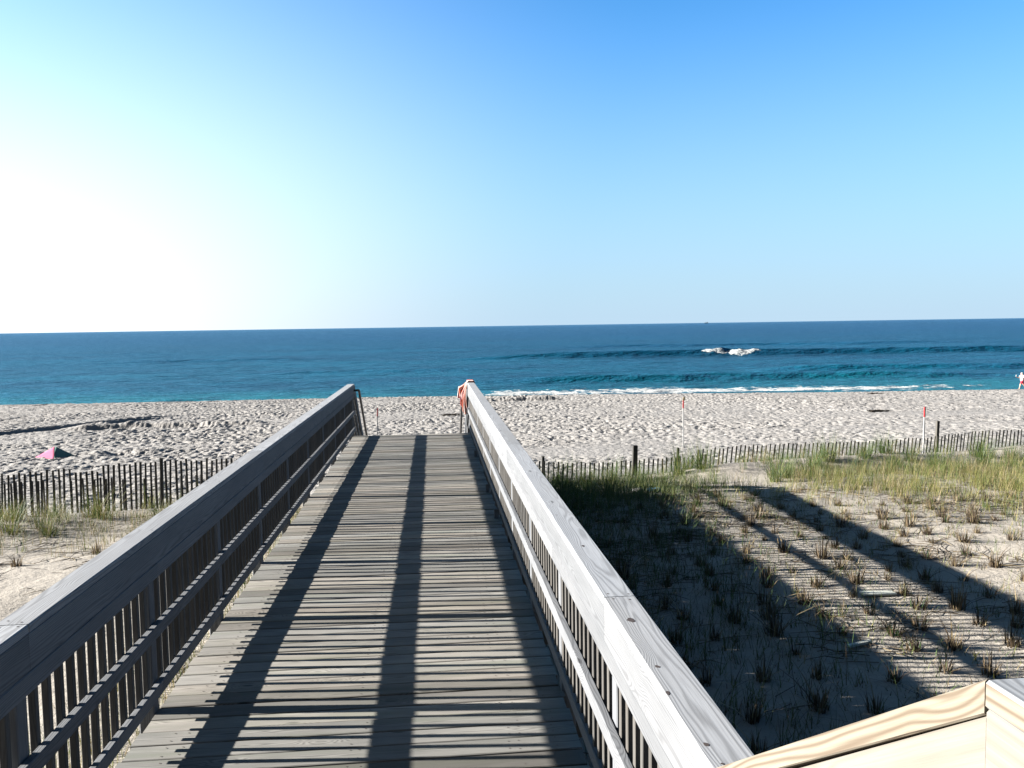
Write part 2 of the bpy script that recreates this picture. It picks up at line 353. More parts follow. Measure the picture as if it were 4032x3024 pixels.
def ground(x, y):
    x = np.asarray(x, dtype=float); y = np.asarray(y, dtype=float)
    side = sst(-3.0, 1.0, x)
    yf = fence_y(x)
    dune_r = -1.12 - .40 * sst(13.5, 20, y); dune_l = -1.30 - .16 * sst(11, 17, y)
    dune = dune_l * (1 - side) + dune_r * side
    dune = dune + .14 * vn(x, y, 2.6, 2.2, 1) * sst(6, 11, y) + .05 * vn(x, y, .9, .8, 2)
    for (mx, my, sx, sy, hh) in ((7.2, 19.3, 1.3, .7, .20), (9.2, 19.8, 1.5, .7, .24), (11.3, 20.2, 1.7, .7, .20), (13.5, 20.8, 2., .8, .10), (-8, 16.2, 2.5, .6, .12), (10, 17.5, 2.2, 1.1, .15)):
        dune = dune + hh * np.exp(-((x - mx) / sx) ** 2 - ((y - my) / sy) ** 2)
    dune = dune + .016 * vn(x, y, .30, .22, 3) + .012 * vn(x, y, .14, .10, 4)
    # the beach beyond the fence falls to the berm crest, then drops to the water
    yc = CREST - .096 * x + 1.6 * vn(x, y * 0, 22, 1, 5)
    t = np.clip((y - yf - 1.0) / np.maximum(yc - yf - 1.0, 1), 0, 1)
    bch = -1.75 - (2.05 + .18 * sst(8, 55, x) + .20 * (1 - sst(-35, -4, x))) * t - .12 * np.sin(t * 6.0)
    bch = bch - np.where(y > yc, (y - yc) * .135 * sst(0, 6, y - yc), 0)
    fall = np.clip(1 - np.clip((y - yc - 6) / 12, 0, 1), .25, 1)
    fp = vn(x, y, .13, .155, 6); fp2 = vn(x, y, .22, .27, 7); fp3 = vn(x, y, .6, .8, 8)
    patch = .62 + .9 * (vn(x, y, 7, 4, 9) + .15) + .5 * vn(x, y, 2.5, 2, 19)
    foot = (-.050 * sst(.0, .22, fp) + .022 * sst(.05, .3, -fp) + .026 * fp2 + .025 * fp3) * np.clip(patch, .25, 1.1)
    scale = np.clip(1 + (y - 25) / 60, 1, 1.5)
    rut = 0
    for (ry, rd) in ((27.5, .05), (29.4, .05), (35.0, .04), (46, .05)):
        cy = ry + .8 * vn(x, y * 0, 14, 1, 10) - .03 * x; rut = rut + np.exp(-((y - cy) / .42) ** 2)
    foot = foot * scale * (1 - .75 * np.clip(rut, 0, 1)) - .03 * np.clip(rut, 0, 1)
    bch = bch + foot * fall * sst(.8, 3.2, y - yf)
    # a dug patch with low ridges on the left, and a crumbling sand wall near the water
    q = y - 74.2 - 1.44 * x
    rg = 0
    for off, hh in ((0.0, .17), (1.5, .14)):
        e = q - off + .25 * vn(x, y * 0, 5, 1, 11); rg = rg + hh * sst(-.12, .10, e) * (1 - sst(.15, 1.1, e))
    bch = bch + rg * sst(-40, -30, x) * (1 - sst(-17.5, -15.5, x))
    dg = np.exp(-((x + 14.2) / 4.6) ** 4 - ((y - 44.0) / 2.4) ** 4); bch = bch + dg * (.45 * np.abs(vn(x, y, 2.4, 1.2, 12)) + .25 * vn(x, y, .7, .6, 16) - .12)
    e = y - 44.0 - .9 + .8 * vn(x, y * 0, 3, 1, 17); bch = bch + .22 * sst(-.15, .1, e) * (1 - sst(.6, 2.5, e)) * sst(-20, -18, x) * (1 - sst(-10, -8.5, x))
    dg2 = np.exp(-((x + 12.5) / 2.4) ** 2 - ((y - 33.0) / .7) ** 2); bch = bch + dg2 * .6 * vn(x, y, .8, .6, 13)
    wl = np.exp(-((y - 60.5) / .8) ** 2) * sst(3.2, 4.2, x) * (1 - sst(8.6, 9.6, x)); bch = bch +   .34 * sst(59.6, 59.9, y + .6 * vn(x, y, .7, 9, 14)) * (1 - sst(60.5, 65, y)) * sst(3.0, 3.6, x) * (1 - sst(8.6, 9.6, x)) * (.8 + .8 * vn(x, y, .8, .8, 15))
    k = sst(-.2, 1.4, y - yf)
    z = dune * (1 - k) + bch * k
    return z
_gx = np.arange(-16, 24, .08); _gy = np.arange(-3, 24, .08); _gg = None
def gz(x, y):
    global _gg
    if _gg is None: _gg = ground(*np.meshgrid(_gx, _gy))
    u = (x + 16) / .08; v = (y + 3) / .08
    if not (0 <= u < len(_gx) - 1 and 0 <= v < len(_gy) - 1): return float(ground(np.array([x]), np.array([y]))[0])
    i, j = int(u), int(v); fu, fv = u - i, v - j
    return float((_gg[j, i] * (1 - fu) + _gg[j, i + 1] * fu) * (1 - fv) + (_gg[j + 1, i] * (1 - fu) + _gg[j + 1, i + 1] * fu) * fv)

def grid_object(name, xs, ys, zf, mat, attrs=None):
    X, Y = np.meshgrid(xs, ys); Z = zf(X, Y); ny, nx = X.shape
    me = bpy.data.meshes.new(name); me.vertices.add(nx * ny)
    me.vertices.foreach_set('co', np.stack([X, Y, Z], -1).astype(np.float32).ravel())
    idx = np.arange(nx * ny).reshape(ny, nx)
    q = np.stack([idx[:-1, :-1], idx[:-1, 1:], idx[1:, 1:], idx[1:, :-1]], -1).reshape(-1, 4)
    nf = len(q); me.loops.add(nf * 4); me.loops.foreach_set('vertex_index', q.astype(np.int32).ravel())
    me.polygons.add(nf); me.polygons.foreach_set('loop_start', np.arange(0, nf * 4, 4, dtype=np.int32))
    me.polygons.foreach_set('use_smooth', np.ones(nf, dtype=bool))
    me.materials.append(mat)
    for k, fn in (attrs or {}).items():
        a = me.attributes.new(k, 'FLOAT', 'POINT'); a.data.foreach_set('value', fn(X, Y, Z).astype(np.float32).ravel())
    me.update(calc_edges=True); me.validate()
    o = bpy.data.objects.new(name, me); COL.objects.link(o); return o

def spaced(pts):
    outl = []
    for a, b, d in pts: outl.append(np.arange(a, b, d))
    return np.unique(np.round(np.concatenate(outl), 4))
xs = spaced([(-400, -60, 20), (-60, -50, 2), (-50, -24, .13), (-24, 24, .056), (24, 50, .10), (50, 66, .25), (66, 100, 4), (100, 401, 20)])
ys = spaced([(-60, 0, 6), (0, 3, .5), (3, 17, .085), (17, 36, .058), (36, 72, .10), (72, 100, 1.5), (100, 150, 10)])
sand = grid_object('sand_ground', xs, ys, ground, M['sand'], {
    'wet': lambda X, Y, Z: sst(.5, 5, Y - (CREST - .096 * X)),
    'dune': lambda X, Y, Z: 1 - sst(-.5, .8, Y - fence_y(X))})
tag(sand, kind='structure')

# ---------------------------------------------------------------- sea
SEA = -5.77
def wave_line(X, x0, y0, sl, wob, seed): return y0 + sl * (X - x0) + wob * vn(X, X * 0, 26, 1, seed)
def sea_z(X, Y):
    z = np.zeros_like(X)
    near = 1 - sst(300, 900, Y)
    z += near * (.26 * vn(X, Y, 34, 9, 21) + .17 * vn(X, Y, 16, 5, 22) + .11 * vn(X, Y, 6, 2.6, 23) + .05 * vn(X, Y, 3, 1.5, 24))
    def crest(yc, amp, wf, wb):
        d = Y - yc
        return amp * np.where(d < 0, np.exp(-(d / wf) ** 2), np.exp(-(d / wb) ** 2))
    env = sst(-5, 35, X) * (1 - sst(130, 200, X))
    z += crest(wave_line(X, 70, 190, -.10, 3, 31), 1.55, 2.2, 7) * env
    z += crest(wave_line(X, 40, 112, -.11, 3, 32), .95, 1.6, 5) * (sst(2, 20, X) * (1 - sst(60, 90, X)))
    z += crest(wave_line(X, 75, 128, -.09, 3, 36), .8, 1.8, 6) * (sst(50, 62, X))
    z += crest(wave_line(X, -10, 150, -.10, 4, 33), .55, 2.5, 7) * (sst(-40, -18, X) * (1 - sst(2, 20, X)))
    z += crest(wave_line(X, 90, 275, -.10, 8, 34), .8, 3, 9) * (sst(30, 60, X) * (1 - sst(150, 210, X)))
    z += crest(wave_line(X, -60, 215, -.12, 8, 35), .55, 3, 9) * (sst(-90, -70, X) * (1 - sst(-40, -20, X)))
    fm = np.exp(-((X - 70.0) / 5.0) ** 2) * np.exp(-((Y - wave_line(X, 70, 189.4, -.10, 3, 31)) / 2.2) ** 2)
    z += fm * (.25 + 1.6 * vn(X, Y, 1.3, 1.0, 37))
    return SEA + z
def foam(X, Y, Z):
    yc = wave_line(X, 70, 189.6, -.10, 3, 31)
    wid = 1.0 * sst(65.0, 71.5, X + 3.5) * (1 - .8 * sst(71.5, 72.6, X + 3.5)) + 1.9 * sst(72.4, 74, X + 3.5) * (1 - sst(75, 81, X + 3.5)) + .05
    f = .95 * np.exp(-((Y - yc + .5) / np.where(Y < yc - .5, wid, np.minimum(wid, 1.0))) ** 4) * sst(65, 66, X + 3.5) * (1 - sst(80, 81.5, X + 3.5))
    ln = wave_line(X, 25, 97.5, -.10, 2.0, 41)
    e2 = sst(3, 9, X) * (1 - sst(50, 74, X))
    f2 = e2 * np.exp(-((Y - ln) / 4.0) ** 2) * (.86 + .7 * vn(X, Y, 5, 2.2, 42))
    f3 = sst(8, 15, X) * (1 - sst(30, 42, X)) * np.exp(-((Y - ln - 4.8) / .8) ** 2) * (.35 + 1.0 * vn(X, Y, 8, 2, 43))
    return np.clip(np.maximum(np.maximum(f, f2), f3), 0, 1.2)
def geo(a, b, r):
    o = [a]; d = 4.0
    while o[-1] < b: o.append(o[-1] + d); d *= r
    return np.array(o)
sx_ = np.concatenate([-geo(150, 30000, 1.25)[::-1], np.arange(-148, -75, 1.5), np.arange(-75, 130, .75), np.arange(130, 240, 1.5), geo(241, 30000, 1.25)])
sy_ = np.concatenate([np.arange(76, 135, .5), np.arange(135, 180, .9), np.arange(180, 198, .4), np.arange(198, 320, 1.2), geo(321, 32000, 1.12)])
sea = grid_object('sea_water', np.unique(sx_), np.unique(sy_), sea_z, M['sea'], {'foam': foam})
tag(sea, kind='structure')

# ---------------------------------------------------------------- boardwalk
LX, RX = -1.613, .695                       # inner faces of the two railings
POSTS = [3.36 + 1.5255 * k for k in range(10)]
Y0, Y1 = 2.13, 17.20
bw = tag(empty('boardwalk', (0, 9.5, 0)), 'weathered grey plank boardwalk leading straight down to the beach', 'boardwalk')
mb = MB(); y = Y0 + .07
while y < Y1 - .02:
    wd = .1445 + random.uniform(-.003, .003)
    dz = random.uniform(-.003, .002); tl = random.uniform(-.0025, .0025)
    x0 = -1.655 + random.uniform(-.012, .008); x1 = .738 + random.uniform(-.008, .012)
    mb.board((x0, y + tl, -.019 + dz), (x1, y - tl, -.019 + dz + tl), wd, .038, (0, 1, 0), .004)
    for xn in (-1.45, -1.38, -.48, -.42, .36, .42, .62):
        if random.random() < .8:
            xx = xn + random.uniform(-.012, .012)
            for s_ in (-.042, .042):
                yy = y + s_ + random.uniform(-.008, .008); r = .0048
                mb.poly([(xx + r * math.cos(a), yy + r * math.sin(a), dz + .0026) for a in [k * math.pi / 3 for k in range(6)]], 1)
    y += wd + random.uniform(.006, .015)
mb.obj('decking', [M['deck'], M['nail']], bw)
for xj in (-1.52, -.80, -.10, .60):
    m = MB(); m.board((xj, Y0, -.142), (xj, Y1 - .02, -.142), .045, .2, (1, 0, 0)); m.obj('joist', M['frame'], bw)
for py in POSTS:
    m = MB(); m.board((-1.80, py + .075, -.30), (.89, py + .075, -.30), .045, .11, (0, 1, 0)); m.obj('bearer', M['frame'], bw)
    for xp in (-1.2, .3):
        m = MB(); g0 = gz(xp, py); m.tube([(xp, py - .06, -.25), (xp, py - .06, g0 - .3)], .1, 10); m.obj('pile', M['frame'], bw)
m = MB(); m.board((-1.64, Y1 + .022, -.14), (.72, Y1 + .022, -.14), .038, .20, (0, 1, 0)); m.obj('end_board', M['frame'], bw)

CAPS = [(1.985, 3.36), (3.36, 7.937), (7.937, 12.513), (12.513, 17.16)]
ZC = 1.0764
KNOTS = ((.745, 3.08, .015, .020), (.728, 2.64, .008, .011), (.706, 2.44, .006, .016), (.72, 2.12, .007, .012), (.757, 4.17, .008, .014))
def railing(side, label):
    s = -1 if side == 'L' else 1
    xi = LX if s < 0 else RX
    root = tag(empty('wooden_railing', (xi, 9.5, 0)), label, 'railing', 'railings along the boardwalk')
    X = lambda d: xi + s * d                # d metres outward from the inner face
    for a, b in CAPS:
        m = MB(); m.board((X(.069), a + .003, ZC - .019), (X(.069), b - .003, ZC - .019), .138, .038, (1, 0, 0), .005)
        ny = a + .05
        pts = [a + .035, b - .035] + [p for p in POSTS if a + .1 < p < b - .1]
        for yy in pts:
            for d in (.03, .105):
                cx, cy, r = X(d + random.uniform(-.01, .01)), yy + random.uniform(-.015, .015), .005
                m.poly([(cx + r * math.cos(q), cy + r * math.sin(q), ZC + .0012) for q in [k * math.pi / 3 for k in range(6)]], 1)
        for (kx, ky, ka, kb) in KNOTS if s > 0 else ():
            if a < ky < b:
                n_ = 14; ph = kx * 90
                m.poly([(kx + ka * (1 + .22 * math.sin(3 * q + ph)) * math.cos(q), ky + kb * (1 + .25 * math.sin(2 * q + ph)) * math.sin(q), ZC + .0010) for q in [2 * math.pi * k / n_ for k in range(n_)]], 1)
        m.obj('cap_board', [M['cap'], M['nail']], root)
    def run(z1, z0, name, spl, dx=0.0, th=.038):
        for a, b in zip(spl[:-1], spl[1:]):
            m = MB(); m.board((X(dx + th / 2), a + .001, (z0 + z1) / 2), (X(dx + th / 2), b - .001, (z0 + z1) / 2), th, z1 - z0, (1, 0, 0), .004); m.obj(name, M['rail'], root)
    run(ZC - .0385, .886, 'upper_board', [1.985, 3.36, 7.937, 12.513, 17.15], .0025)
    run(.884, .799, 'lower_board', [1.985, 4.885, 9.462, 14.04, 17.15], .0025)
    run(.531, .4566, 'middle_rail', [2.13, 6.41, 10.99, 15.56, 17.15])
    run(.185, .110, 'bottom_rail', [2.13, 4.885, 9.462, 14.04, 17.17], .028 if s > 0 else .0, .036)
    for py in POSTS:
        m = MB(); g0 = gz(X(.087), py) - .4
        m.board((X(.088), py, g0), (X(.088), py, ZC - .039), .088, .088, (1, 0, 0), .005); m.obj('post', M['rail'], root)
    for py in (POSTS[4], POSTS[5], POSTS[7]) if s > 0 else ():
        m = MB(); m.board((X(.0), py - .05, .001), (X(.0), py - .05, .109), .05, .036, (1, 0, 0), .003); m.obj('rail_block', M['rail'], root)
    bal = []
    for a in [POSTS[0] - 1.5255] + POSTS[:-1]:
        for k in range(1, 13):
            yy = a + 1.5255 * k / 13
            if yy > 2.2: bal.append(yy)
    far_ = bal[100:]; bal = bal[:100]
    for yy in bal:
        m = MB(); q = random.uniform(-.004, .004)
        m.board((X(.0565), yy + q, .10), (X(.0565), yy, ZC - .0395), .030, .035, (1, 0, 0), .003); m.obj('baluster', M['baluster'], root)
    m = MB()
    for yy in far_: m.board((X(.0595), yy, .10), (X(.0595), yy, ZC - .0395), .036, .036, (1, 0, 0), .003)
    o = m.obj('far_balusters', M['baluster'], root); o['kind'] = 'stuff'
    return root
railing('L', 'left wooden railing of the boardwalk, its inner face in blue shade')
railing('R', 'right wooden railing of the boardwalk, sunlit almost white, towel on its end')

# stairs at the far end going down to the beach
st = tag(empty('beach_stairs', (-.45, 17.25, 0)), 'wooden stairs with pipe handrails descending from the boardwalk end to the beach', 'stairs')
RISE, RUN, NST = .193, .275, 9
for k in range(1, NST):
    m = MB(); yy = 17.26 + RUN * (k - 1); z = -RISE * k
    for q in (.065, .21): m.board((-1.58, yy + q, z - .02), (.66, yy + q, z - .02), .138, .038, (0, 1, 0))
    m.obj('tread', M['deck'], st)
for xq in (LX + .0, RX - .0):
    m = MB(); m.board((xq, 17.28, -.16), (xq, 17.28 + RUN * NST, -.16 - RISE * NST), .04, .26, (1, 0, 0)); m.obj('stringer', M['frame'], st)
SL = RISE / RUN
for s, xi in ((-1, LX), (1, RX)):
    X = lambda d: xi + s * d
    def sl(z1, z0, d, wdt, th, name):
        m = MB(); zz = (z0 + z1) / 2; L = 2.5
        m.board((X(d), 17.20, zz - .02), (X(d), 17.20 + L, zz - .02 - SL * L), wdt, th * math.cos(math.atan(SL)), (1, 0, 0), .004); m.obj(name, M['rail'], st)
    sl(ZC, ZC - .046, .069, .138, .046, 'stair_cap'); sl(ZC - .05, .85, .021, .038, .18, 'stair_board'); sl(.53, .45, .019, .038, .09, 'stair_rail'); sl(.19, .10, .019, .038, .09, 'stair_rail')
    for k in range(1, 20):
        yy = 17.20 + .12 * k; dz = -SL * .12 * k - .02
        m = MB(); m.board((X(.06), yy, .08 + dz), (X(.06), yy, 1.0 + dz), .036, .036); m.obj('stair_baluster', M['rail'], st)
    for yy in (18.4, 19.68):
        m = MB(); m.board((X(.12), yy, gz(X(.1), yy) - .4), (X(.12), yy, ZC - .05 - SL * (yy - 17.2)), .088, .088); m.obj('stair_post', M['rail'], st)
    m = MB(); xh = xi - s * .095; z = .955
    m.tube([(xi, 17.03, z - .0), (xh, 17.03, z), (xh, 17.10, z - .01), (xh, 17.10 + 2.5, z - .01 - SL * 2.5), (xi, 17.12 + 2.5, z - .04 - SL * 2.5)], .024, 10); m.obj('handrail', M['pipe'], st, True)

# the new stairs and platform the picture is taken from
ps = tag(empty('platform_stairs', (-.45, 1.6, .3)), 'new pine stair rail and platform corner in the lower right foreground', 'stairs')
PZ = .72; CX = 1.765; CORN = .965
for s, xi in ((-1, LX), (1, RX)):
    X = lambda d: xi + s * d
    yb, zb = 1.983, ZC + .004
    dY = yb - CORN
    m = MB(); m.sheared(X(0), X(.138), CORN, yb + .015, CX, zb - .004, .047, .003, 0, .35); m.obj('stair_cap', M['fresh'], ps)
    m = MB(); m.sheared(X(.003), X(.041), CORN, yb - .004, CX - .0485, zb - .0525, .165, .003, 0, .6); m.obj('stair_board', M['pale'], ps)
    m = MB(); m.sheared(X(.003), X(.041), CORN + .01, yb - .004, CX - .62, zb - .62, .09); m.obj('stair_rail', M['pale'], ps)
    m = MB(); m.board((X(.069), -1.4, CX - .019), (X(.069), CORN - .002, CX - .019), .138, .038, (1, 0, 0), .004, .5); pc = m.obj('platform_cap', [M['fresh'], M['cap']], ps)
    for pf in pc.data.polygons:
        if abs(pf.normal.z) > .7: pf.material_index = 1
    m = MB(); m.board((X(.0215), -1.4, CX - .039 - .07), (X(.0215), CORN - .0012, CX - .039 - .07), .038, .14, (1, 0, 0), .004); m.obj('platform_board', M['pale'], ps)
    m = MB(); m.board((X(.0215), -1.4, CX - .62), (X(.0215), CORN - .006, CX - .62), .038, .085, (1, 0, 0), .004); m.obj('platform_rail', M['pale'], ps)
    for py in (-1.3, -.2, CORN - .06):
        m = MB(); m.board((X(.088), py, gz(X(.1), py) - .4), (X(.088), py, CX - .04), .088, .088); m.obj('platform_post', M['fresh'], ps)
    for k in range(1, 9):
        yy = CORN + dY * k / 9.5; dz = (zb - CX) * k / 9.5
        m = MB(); m.board((X(.0605), yy, PZ + .1 + dz), (X(.0605), yy, CX - .06 + dz), .036, .036); m.obj('stair_baluster', M['fresh'], ps)
    m = MB(); m.board((X(-.02), CORN, PZ - .14), (X(-.02), yb, -.14 + .02), .038, .25, (1, 0, 0)); m.obj('stringer', M['frame'], ps)
for k in range(1, 4):
    m = MB(); yy = CORN + .29 * (k - 1) + .02; z = PZ - .18 * k
    for q in (.07, .215): m.board((-1.57, yy + q, z - .019), (.65, yy + q, z - .019), .138, .038, (0, 1, 0))
    m.obj('tread', M['deck'], ps)
m = MB(); yy = CORN - .07
while yy > -1.5: m.board((-1.72, yy, PZ - .019), (.80, yy, PZ - .019), .142, .038, (0, 1, 0)); yy -= .15
m.obj('platform_decking', M['deck'], ps)

# ---------------------------------------------------------------- towel on the railing end
def towel():
    m = MB(); nu, nv = 46, 40
    cap_o = RX + .138
    prof = []                                # path from the outer edge over the cap and down the walkway side
    for k in range(nv + 1):
        t = k / nv * .86
        if t < .12: prof.append((cap_o + .012, ZC - .11 + t, 1 - t / .12))
        elif t < .27: prof.append((cap_o + .010 - (t - .12), ZC + .012, 0))
        else: prof.append((RX - .014 - .06 * min(1, (t - .27) / .12), ZC + .004 - (t - .27), min(1, (t - .27) / .25)))
    idx = {}
    for j, (px, pz, dr) in enumerate(prof):
        for i in range(nu + 1):
            u = i / nu; yy = 16.84 + u * .40
            hang = px < RX
            fold = .030 * math.sin(u * 23 + 1.6 * math.sin(pz * 5)) * dr + .010 * math.sin(u * 51) * dr
            qx = px
            if hang:                          # the hanging part gathers round the stair handrail
                qx = RX - .012 - (.012 + .165 * u * (1 - .15 * math.sin(3 * u))) * dr; yy = 16.86 + (.18 * u + .02) + .6 * fold; qx += .5 * fold
            hz = pz + (.012 * (1 + math.sin(u * 25 + 3 * px)) if dr == 0 else 0)
            if hang: hz += dr * (j / nv) * (.22 * float(sst(.6, 1.0, u)) - .08 * math.sin(u * 5.3 + .6))
            px_ = min(qx, RX - .008) if hang else qx
            idx[j, i] = len(m.v); m.v.append((px_, yy, hz)); m.gc.append((u * .9, j / nv, 0)); m.rnd.append(.5); m.col.append((1, 1, 1, 1))
    for j in range(nv):
        for i in range(nu): m.f.append((idx[j, i], idx[j + 1, i], idx[j + 1, i + 1], idx[j, i + 1])); m.mi.append(0)
    o = m.obj('beach_towel', M['towel'], None, True)
    sol = o.modifiers.new('thickness', 'SOLIDIFY'); sol.thickness = .008; sol.offset = 0
    tag(o, 'orange and white striped beach towel draped over the far end of the right railing', 'towel')
towel()

# ---------------------------------------------------------------- sand fences
def fence(name_label, xa, xb, yoff, topf, spacing, posts, lean, group, htf=None, skip=0.0, thin=False):
    xm = (xa + xb) / 2
    root = tag(empty('sand_fence', (xm, float(fence_y(xm)) + yoff, gz(xm, float(fence_y(xm)) + yoff))), name_label, 'fence', group)
    x = xa; tops = []; n = 0; extra = MB()
    while x < xb:
        y = float(fence_y(x)) + yoff + .05 * math.sin(x * 1.7) + random.uniform(-.015, .015)
        zg = gz(x, y); zt = topf(x) + random.uniform(-.035, .025)
        tops.append((x, y, zt))
        if random.random() > skip and zt > zg + .08:
            ln = lean + random.uniform(-.035, .035); hh = zt - zg
            m = MB() if n < 100 else extra
            m.board((x - ln * hh, y + random.uniform(-.02, .02), zg - .15), (x, y, zt), (.045 if xa < 0 else .040) * random.uniform(.85, 1.1), .009, (1, 0, 0), .002)
            if n < 100: m.obj('slat', M['slat'], root)
            n += 1
        x += spacing * random.uniform(.93, 1.07)
    if extra.v: o = extra.obj('far_slats', M['slat'], root); o['kind'] = 'stuff'
    for fr in (.12, .48, .82):
        m = MB(); pts = []
        for (xx, yy, zt) in tops[::2]:
            zg = gz(xx, yy); zz = zt - .08 - fr * .62
            pts.append((xx, yy + .012, max(zz, zg - .05)))
        if len(pts) > 1: m.tube(pts, .004, 5); m.obj('wire', M['wire'], root)
    for (px, top, wd) in posts:
        y = float(fence_y(px)) + yoff + .06; zg = gz(px, y)
        m = MB(); m.board((px - .03, y, zg - .4), (px, y, top), wd, wd, (1, 0, 0), .004); m.obj('post', M['slat'], root)
FG = 'slatted sand fences along the dune'
fence('tall slatted sand fence on the left of the boardwalk', -13.5, -3.0, 0, lambda x: -.54 + .05 * math.sin(x * .9) + (-.10 if -7.4 < x < -6.9 else 0) - .02 * max(0, (x + 6.0)), .100, [(-5.75, -.45, .06)], .02, FG)
fence('short half-buried slatted fence behind the tall left fence', -12, -3.4, 1.3, lambda x: -1.02 + .05 * math.sin(x * 1.3), .108, [], .01, FG, skip=.25)
fence('low overgrown slatted sand fence right of the boardwalk, beside a thick post', 1.2, 6.9, 0, lambda x: -1.02 + .05 * math.sin(x * 1.1) - .03 * (x - 1), .118, [(2.6, -.93, .06), (4.98, -.80, .115), (6.15, -.93, .06)], .05, FG)
def _top(x):
    t = min(1, max(0, (x - 6.7) / 6.0)); return -1.02 - .05 * t + .03 * math.sin(x * .9)
fence('tilted slatted sand fence along the sand crest at far right', 6.75, 19.2, .15, _top, .125, [(14.25, -.66, .08)], .14, FG)

# ---------------------------------------------------------------- red and white stakes
def stake(x, y, top, label, tilt=0.0, flag=False):
    zg = gz(x, y); root = tag(empty('marker_stake', (x, y, zg)), label, 'stake', 'red-topped white marker stakes')
    h = top - zg; tx = tilt * h
    m = MB(); m.board((x - tx, y, zg - .3), (x - tx * .23, y, top - .27), .031, .031, (1, 0, 0), .003); m.obj('pole', M['white'], root)
    m = MB(); m.board((x - tx * .23, y, top - .269), (x, y, top), .036, .036, (1, 0, 0), .003); m.obj('red_band', M['red'], root)
    if flag:
        m = MB(); m.board((x + .01, y, top + .001), (x + .03, y, top + .12), .07, .01, (1, 0, 0), .002); m.obj('yellow_tag', M['straw'], root)
stake(8.68, 28.0, -.475, 'white stake with red top and yellow tag on the open beach', .0, True)
stake(13.0, 20.7, -.10, 'white stake with red top standing at the far right sand fence', .02)
stake(-1.88, 28.0, -.49, 'white stake with dark red top seen past the boardwalk end', .05)

# ---------------------------------------------------------------- small pyramid tent
def tent():
    cx, cy = -14.2, 32.2; z = gz(cx, cy) - .02
    root = tag(empty('beach_tent', (cx, cy, z)), 'small pink and grey-green pyramid shade lying on the left sand', 'tent')
    ap = (cx + .02, cy + .05, z + .40); A = (cx - .72, cy + .1, z); B = (cx + .20, cy - .50, z); C_ = (cx + .72, cy + .05, z + .03); D = (cx - .05, cy + .6, z)
    def sheet(name, tri, mt):
        m = MB(); n = 8; idx = {}; a, b, c = [Vector(p) for p in tri]
        for i in range(n + 1):
            for j in range(n + 1 - i):
                u, v = i / n, j / n; p = a * (1 - u - v) + b * u + c * v
                sag = .05 * (u * v * (1 - u - v)) * 27
                p.z -= sag * .4; p.y += .012 * math.sin(9 * u + 5 * v) * (1 if 0 < u + v < 1 and u * v > 0 else 0)
                idx[i, j] = len(m.v); m.v.append(tuple(p)); m.gc.append((u, v, 0)); m.rnd.append(.5); m.col.append((1, 1, 1, 1))
        for i in range(n):
            for j in range(n - i):
                m.f.append((idx[i, j], idx[i + 1, j], idx[i, j + 1])); m.mi.append(0)
                if i + j < n - 1: m.f.append((idx[i + 1, j], idx[i + 1, j + 1], idx[i, j + 1])); m.mi.append(0)
        o = m.obj(name, mt, root, True); sl_ = o.modifiers.new('thickness', 'SOLIDIFY'); sl_.thickness = .006
    sheet('pink_panel', (A, B, ap), M['pink']); sheet('grey_panel', (B, C_, ap), M['teal']); sheet('pink_panel', (D, A, ap), M['pink']); sheet('grey_panel', (C_, D, ap), M['teal'])
tent()

